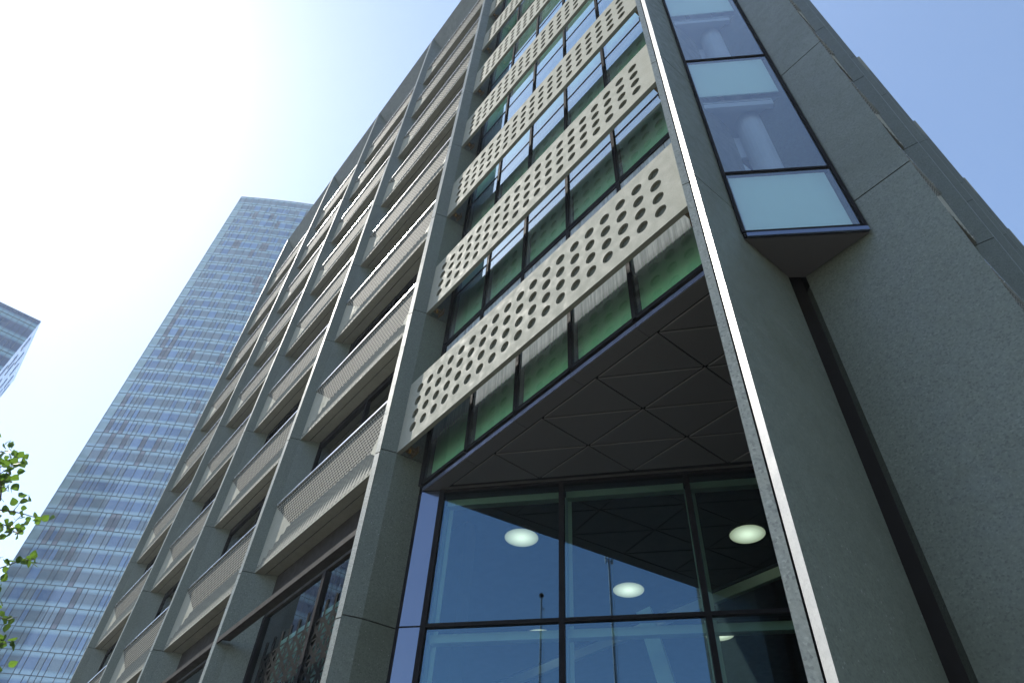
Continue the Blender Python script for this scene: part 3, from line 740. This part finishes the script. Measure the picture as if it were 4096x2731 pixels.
for k in range(nst):
    z1 = TZ-k*TS; z0 = z1-TS
    if z0 < 0: z0 = 0
    wb = MB(); ml = MB(); s_ = 0.0; first_p = True
    while s_ < npan-0.01:
        w = rng.choice([1, 1, 0.5, 0.5, 0.5]) if not first_p else 1.0
        if k == 0: w = 1
        w = min(w, npan-s_)
        a, b_ = facpt(s_), facpt(s_+w)
        if k == 0: mt = 't_grey'
        elif first_p: mt = 't_pale' if k < 30 else rng.choice(['t_pale', 't_grey'])
        elif w == 0.5: mt = rng.choice(['t_vent', 't_blue', 't_grey', 't_blue2', 't_grey', 't_grey', 't_blue'])
        else: mt = rng.choice(['t_blue', 't_grey', 't_grey', 't_blue', 't_blue2', 't_grey', 't_grey'])
        wb.poly([(*a, z0), (*b_, z0), (*b_, z1), (*a, z1)], mt)
        if first_p is False or True:
            ox, oy = math.sin(R(57)), -math.cos(R(57)); hw = 0.035
            ux_, uy_ = math.cos(R(57))*hw, math.sin(R(57))*hw
            ml.prism([(a[0]-ux_+ox*.0, a[1]-uy_), (a[0]-ux_+ox*.08, a[1]-uy_+oy*.08), (a[0]+ux_+ox*.08, a[1]+uy_+oy*.08), (a[0]+ux_, a[1]+uy_)], z0+0.05, z1-0.05, 't_line')
        first_p = False; s_ += w
    for i in range(npan):
        a, b_ = pts[i], pts[i+1]; ox, oy = math.sin(R(57)), -math.cos(R(57))
        ml.prism([(a[0]+ox*.1, a[1]+oy*.1), (b_[0]+ox*.1, b_[1]+oy*.1), b_, a], z1-0.035, z1+0.035, 't_line')
    o = wb.build('window_band', tw, conv=ID); ml.build('mullions', o, conv=ID)
bd = MB()
endp = pts[-1]
back = [(pts[0][0]-28, pts[0][1]+18), (endp[0]-30, endp[1]+24)]
pl = [(p[0]-0.15, p[1]+0.1) for p in pts]
bd.prism(pl + [back[1], back[0]], 0, TZ-0.1, 't_grey'); bd.build('body', tw, conv=ID)

# ------------------------------------------------------------------ square office block at the left edge
LZ = 1.6+0.7408*124
lb = empty('office_block', (-122.8, -17.2, 0))
tag(lb, 'dark blue glass office block with a pale side face, at the left edge', 'office block')
lst = (3.62, (LZ-1.8) % 3.62)
M['l_dark'] = tower_glass('block_dark_glass', (0.022, 0.050, 0.13), lst, frit=(0.22, 0.38, 0.48))
M['l_side'] = tower_glass('block_side_glass', (0.30, 0.42, 0.60), lst, frit=(0.55, 0.65, 0.75), rough=0.1)
M['l_slit'] = plain('block_slit', (0.09, 0.16, 0.30), 0.3)
zz = LZ; k = 0
while zz > 0.1:
    h = 1.8 if k == 0 else 3.62; z0 = max(0, zz-h)
    wb = MB(); wb.poly([(-122.8, -60, z0), (-122.8, -17.2, z0), (-122.8, -17.2, zz), (-122.8, -60, zz)], 'l_dark')
    for i in range(1, 43): y = -17.2-i*0.97; wb.box(-122.8, -122.72, y-0.03, y+0.03, z0+.04, zz-.04, 't_line')
    wb.box(-122.8, -122.71, -60, -17.2, z0-0.03, z0+0.03, 't_line')
    wb.poly([(-122.8, -17.2, z0), (-143.6, -17.2, z0), (-143.6, -17.2, zz), (-122.8, -17.2, zz)], 'l_side')
    if k:
        rx = random.Random(k)
        for q in range(5):
            x = -125-q*4.2-rx.random()*1.5; wb.box(x-0.5-rx.random()*0.8, x, -17.2, -17.14, z0+0.25, z0+3.1, 'l_slit')
    wb.build('storey', lb, conv=ID)
    zz = z0; k += 1
bd = MB(); bd.box(-143.5, -122.9, -59.9, -17.3, 0, LZ-0.05, 'l_dark'); bd.build('body', lb, conv=ID)

# ------------------------------------------------------------------ flagpoles (seen mirrored in the entrance glass)
def flagpole(name, x, y, h, kind, label):
    e = empty(name, (x, y, 0)); tag(e, label, 'flagpole', 'flagpoles mirrored in the entrance glass')
    m = MB(); tube(m, [(x, y, 0.02), (x, y, h*0.5), (x, y, h)], [0.10, 0.085, 0.055], 'pole', 14); m.build('pole', e, conv=ID)
    b_ = MB(); tube(b_, [(x, y, 0), (x, y, 0.12)], [0.2, 0.18], 'pole', 16); b_.build('base', e, conv=ID)
    t = MB()
    if kind:
        n = 10
        for i in range(n):
            a0, a1 = math.pi*i/n, math.pi*(i+1)/n
            for q in range(12):
                b0, b1 = 2*math.pi*q/12, 2*math.pi*(q+1)/12
                f_ = lambda a, c: (x+0.11*math.sin(a)*math.cos(c), y+0.11*math.sin(a)*math.sin(c), h+0.10+0.11*math.cos(a))
                t.poly([f_(a0, b0), f_(a1, b0), f_(a1, b1), f_(a0, b1)], 'bronze')
        t.box(x-0.03, x+0.16, y-0.03, y+0.03, h-0.5, h-0.42, 'pole')
        t.build('finial', e, conv=ID, smooth=True)
    else:
        tube(t, [(x, y, h), (x, y, h+0.12)], [0.06, 0.02], 'pole', 10)
        t.box(x-0.16, x+0.16, y-0.03, y+0.03, h-0.42, h-0.34, 'pole'); tube(t, [(x+0.15, y, h-0.48), (x+0.15, y, h-0.30)], 0.06, 'pole', 8)
        tube(t, [(x-0.15, y, h-0.55), (x-0.15, y, h-0.25)], 0.035, 'pole', 8)
        t.build('truck', e, conv=ID)
    r_ = MB(); tube(r_, [(x+0.13, y, 1.2), (x+0.14, y, h-0.4)], 0.008, 'white', 5); r_.build('halyard', e, conv=ID)
flagpole('flagpole', 0.97, -8.72, 15.95, True, 'slim metal flagpole topped by a ball finial, the shorter one in the reflection')
flagpole('flagpole', 1.33, -4.20, 16.05, False, 'slim metal flagpole topped by a small pulley truck, the taller one in the reflection')

# ------------------------------------------------------------------ street tree whose branches reach into the frame
def make_tree():
    rng = random.Random(5)
    base = Vector((-13.2, -2.6, 0))
    e = empty('street_tree', base)
    tag(e, 'young green broadleaf street tree with sunlit leafy twigs at the lower left', 'tree')
    t = MB()
    tube(t, [base, base+Vector((0.03, 0.02, 2.0)), base+Vector((0.06, 0.1, 4.5)), base+Vector((0.1, 0.2, 7.2)), base+Vector((0.1, 0.3, 8.8))], [0.13, 0.11, 0.085, 0.045, 0.015], 'bark', 10)
    leaves = MB()
    def leaf(p, size):
        n = Vector((rng.uniform(-1, 1), rng.uniform(-1, 1), rng.uniform(-0.2, 1))).normalized()
        u = n.orthogonal().normalized(); u.rotate(Matrix.Rotation(rng.uniform(0, 6.28), 3, n)); w = n.cross(u)
        L_ = size; pts_ = []
        for a, r in ((0, 0.0), (0.12, 0.30), (0.38, 0.46), (0.7, 0.30), (1.0, 0.0)):
            pts_.append((a, r))
        fold = 0.18
        left = [p+u*a*L_+w*r*L_+n*r*fold*L_ for a, r in pts_]; right = [p+u*a*L_-w*r*L_+n*r*fold*L_ for a, r in pts_[1:-1]]
        mid = [p+u*a*L_ for a, r in pts_]
        for i in range(4):
            a = [mid[i], mid[i+1]]; b_ = [left[i+1], left[i]]
            leaves.poly([q for j, q in enumerate([a[0], a[1], b_[0], b_[1]]) if not (i == 0 and j == 3) and not (i == 3 and j == 2)], 'leaf')
            rt = [mid[0]]+right+[mid[-1]]
            c_ = [mid[i], rt[i], rt[i+1], mid[i+1]]
            if i == 0: c_ = [mid[0], rt[1], mid[1]]
            elif i == 3: c_ = [mid[3], rt[3], mid[4]]
            leaves.poly(c_, 'leaf')
    def twig(p, d, ln, r, lvl):
        pts_ = [p]; q = Vector(p); dd = Vector(d).normalized(); n = max(3, int(ln/0.16))
        for i in range(n):
            dd = (dd + Vector((rng.uniform(-.22, .22), rng.uniform(-.22, .22), rng.uniform(-.10, .16)))).normalized()
            q = q + dd*(ln/n); pts_.append(q.copy())
            if lvl <= 2 and i > 0 and rng.random() < (0.75 if lvl == 2 else 0.85):
                s_ = Vector((rng.uniform(-1, 1), rng.uniform(-1, 1), rng.uniform(-.35, .8))).normalized()
                twig(q.copy(), dd*0.6+s_*0.8, ln*rng.uniform(0.28, 0.45), r*0.5, lvl+1)
            if lvl >= 2 or i > n*0.35:
                for c in range(rng.choice([1, 2, 3])):
                    leaf(q+Vector((rng.uniform(-.07, .07), rng.uniform(-.07, .07), rng.uniform(-.07, .05))), rng.uniform(0.095, 0.155))
        tube(t, pts_, [max(0.003, r*(1-0.8*i/len(pts_))) for i in range(len(pts_))], 'bark', 5)
    # limbs all round; those towards +y reach into the picture
    for i in range(22):
        h = rng.uniform(2.6, 7.6); ang = rng.uniform(0, 6.283)
        p = base+Vector((0.06, 0.1, h))
        twig(p, (math.cos(ang), math.sin(ang), rng.uniform(0.35, 0.8)), (8.6-h)*0.32+0.5, 0.03, 1)
    for (h, ln, dx, dz) in ((6.7, 2.3, 0.0, 0.42), (5.9, 2.3, 0.2, 0.22), (5.5, 2.2, -0.2, 0.20), (4.9, 2.6, 0.1, 0.20), (4.3, 2.6, 0.15, 0.12), (3.8, 2.5, -0.1, 0.10), (3.3, 2.5, 0.1, 0.12), (6.2, 2.0, -0.1, 0.6), (7.2, 1.9, 0.1, 0.5), (3.0, 2.4, -0.2, 0.1), (6.9, 2.0, 0.0, 0.35), (6.4, 1.9, -0.2, 0.3), (5.9, 1.9, 0.1, 0.45), (5.0, 2.0, 0.0, 0.4), (4.4, 2.0, -0.1, 0.35), (3.7, 2.0, 0.0, 0.4), (3.3, 2.0, 0.1, 0.3), (6.1, 1.8, -0.4, 0.2), (5.3, 1.8, 0.4, 0.2), (2.9, 2.2, 0.0, 0.15), (4.7, 2.3, 0.0, 0.05), (3.6, 1.8, 0.3, 0.25), (4.6, 1.9, 0.3, 0.3), (5.2, 1.8, -0.3, 0.3), (6.0, 1.6, 0.2, 0.35), (4.1, 1.9, -0.3, 0.3), (5.7, 1.7, 0.0, 0.1), (6.6, 1.7, 0.2, 0.3)):
        twig(base+Vector((0.06, 0.1, h)), (dx, 1.0, dz), ln, 0.03, 1)
    t.build('trunk', e, conv=ID); leaves.build('crown', e, conv=ID)
make_tree()

# ------------------------------------------------------------------ haze volume, added to lift the blacks like lens veil
hm = bpy.data.materials.new('haze'); hm.use_nodes = True; hm.node_tree.nodes.clear()
ho = hm.node_tree.nodes.new('ShaderNodeOutputMaterial'); hv = hm.node_tree.nodes.new('ShaderNodeVolumePrincipled')
hv.inputs['Color'].default_value = (0.80, 0.90, 1.0, 1); hv.inputs['Density'].default_value = 0.00045; hv.inputs['Anisotropy'].default_value = 0.3
hm.node_tree.links.new(hv.outputs[0], ho.inputs['Volume'])
M['haze'] = hm
hz = MB(); hz.box(-230, 60, -90, 90, -1, 200, 'haze'); tag(hz.build('haze', conv=ID), kind='stuff')

# ------------------------------------------------------------------ light
w = bpy.data.worlds.new('World'); bpy.context.scene.world = w; w.use_nodes = True
nt = w.node_tree; bg = nt.nodes['Background']
sky = nt.nodes.new('ShaderNodeTexSky'); sky.sky_type = 'NISHITA'; sky.sun_disc = False
sky.sun_elevation = R(SUN_EL); sky.sun_rotation = R(90 - SUN_AZ)
sky.air_density = 1.0; sky.dust_density = 0.35; sky.ozone_density = 0.0; sky.altitude = 0
nt.links.new(sky.outputs[0], bg.inputs[0]); bg.inputs[1].default_value = 0.14
sd = bpy.data.lights.new('sun', 'SUN'); sd.energy = 4.2; sd.angle = R(0.5); sd.color = (1.0, 0.95, 0.86)
so_ = bpy.data.objects.new('sun', sd); C.objects.link(so_)
d = Vector((math.cos(R(SUN_EL))*math.cos(R(SUN_AZ)), math.cos(R(SUN_EL))*math.sin(R(SUN_AZ)), math.sin(R(SUN_EL))))
so_.rotation_euler = d.to_track_quat('Z', 'Y').to_euler(); so_.location = d*60

# ------------------------------------------------------------------ camera
cd = bpy.data.cameras.new('camera'); cam = bpy.data.objects.new('camera', cd); C.objects.link(cam)
fwd = Vector((-0.54998557, 0.40332674, 0.73132989)); right = Vector((0.63098659, 0.7743396, 0.04747741)); up = Vector((0.54714879, -0.48757124, 0.68036937))
mtx = Matrix(((right.x, up.x, -fwd.x, 0), (right.y, up.y, -fwd.y, 0), (right.z, up.z, -fwd.z, EYE), (0, 0, 0, 1)))
cam.matrix_world = mtx
cd.sensor_width = 36; cd.lens = 2783.46/4096*36; cd.clip_end = 5000; cd.clip_start = 0.1
bpy.context.scene.camera = cam
sc = bpy.context.scene
sc.view_settings.view_transform = 'Standard'; sc.view_settings.look = 'None'; sc.view_settings.gamma = 1.0
sc.view_settings.exposure = 1.05
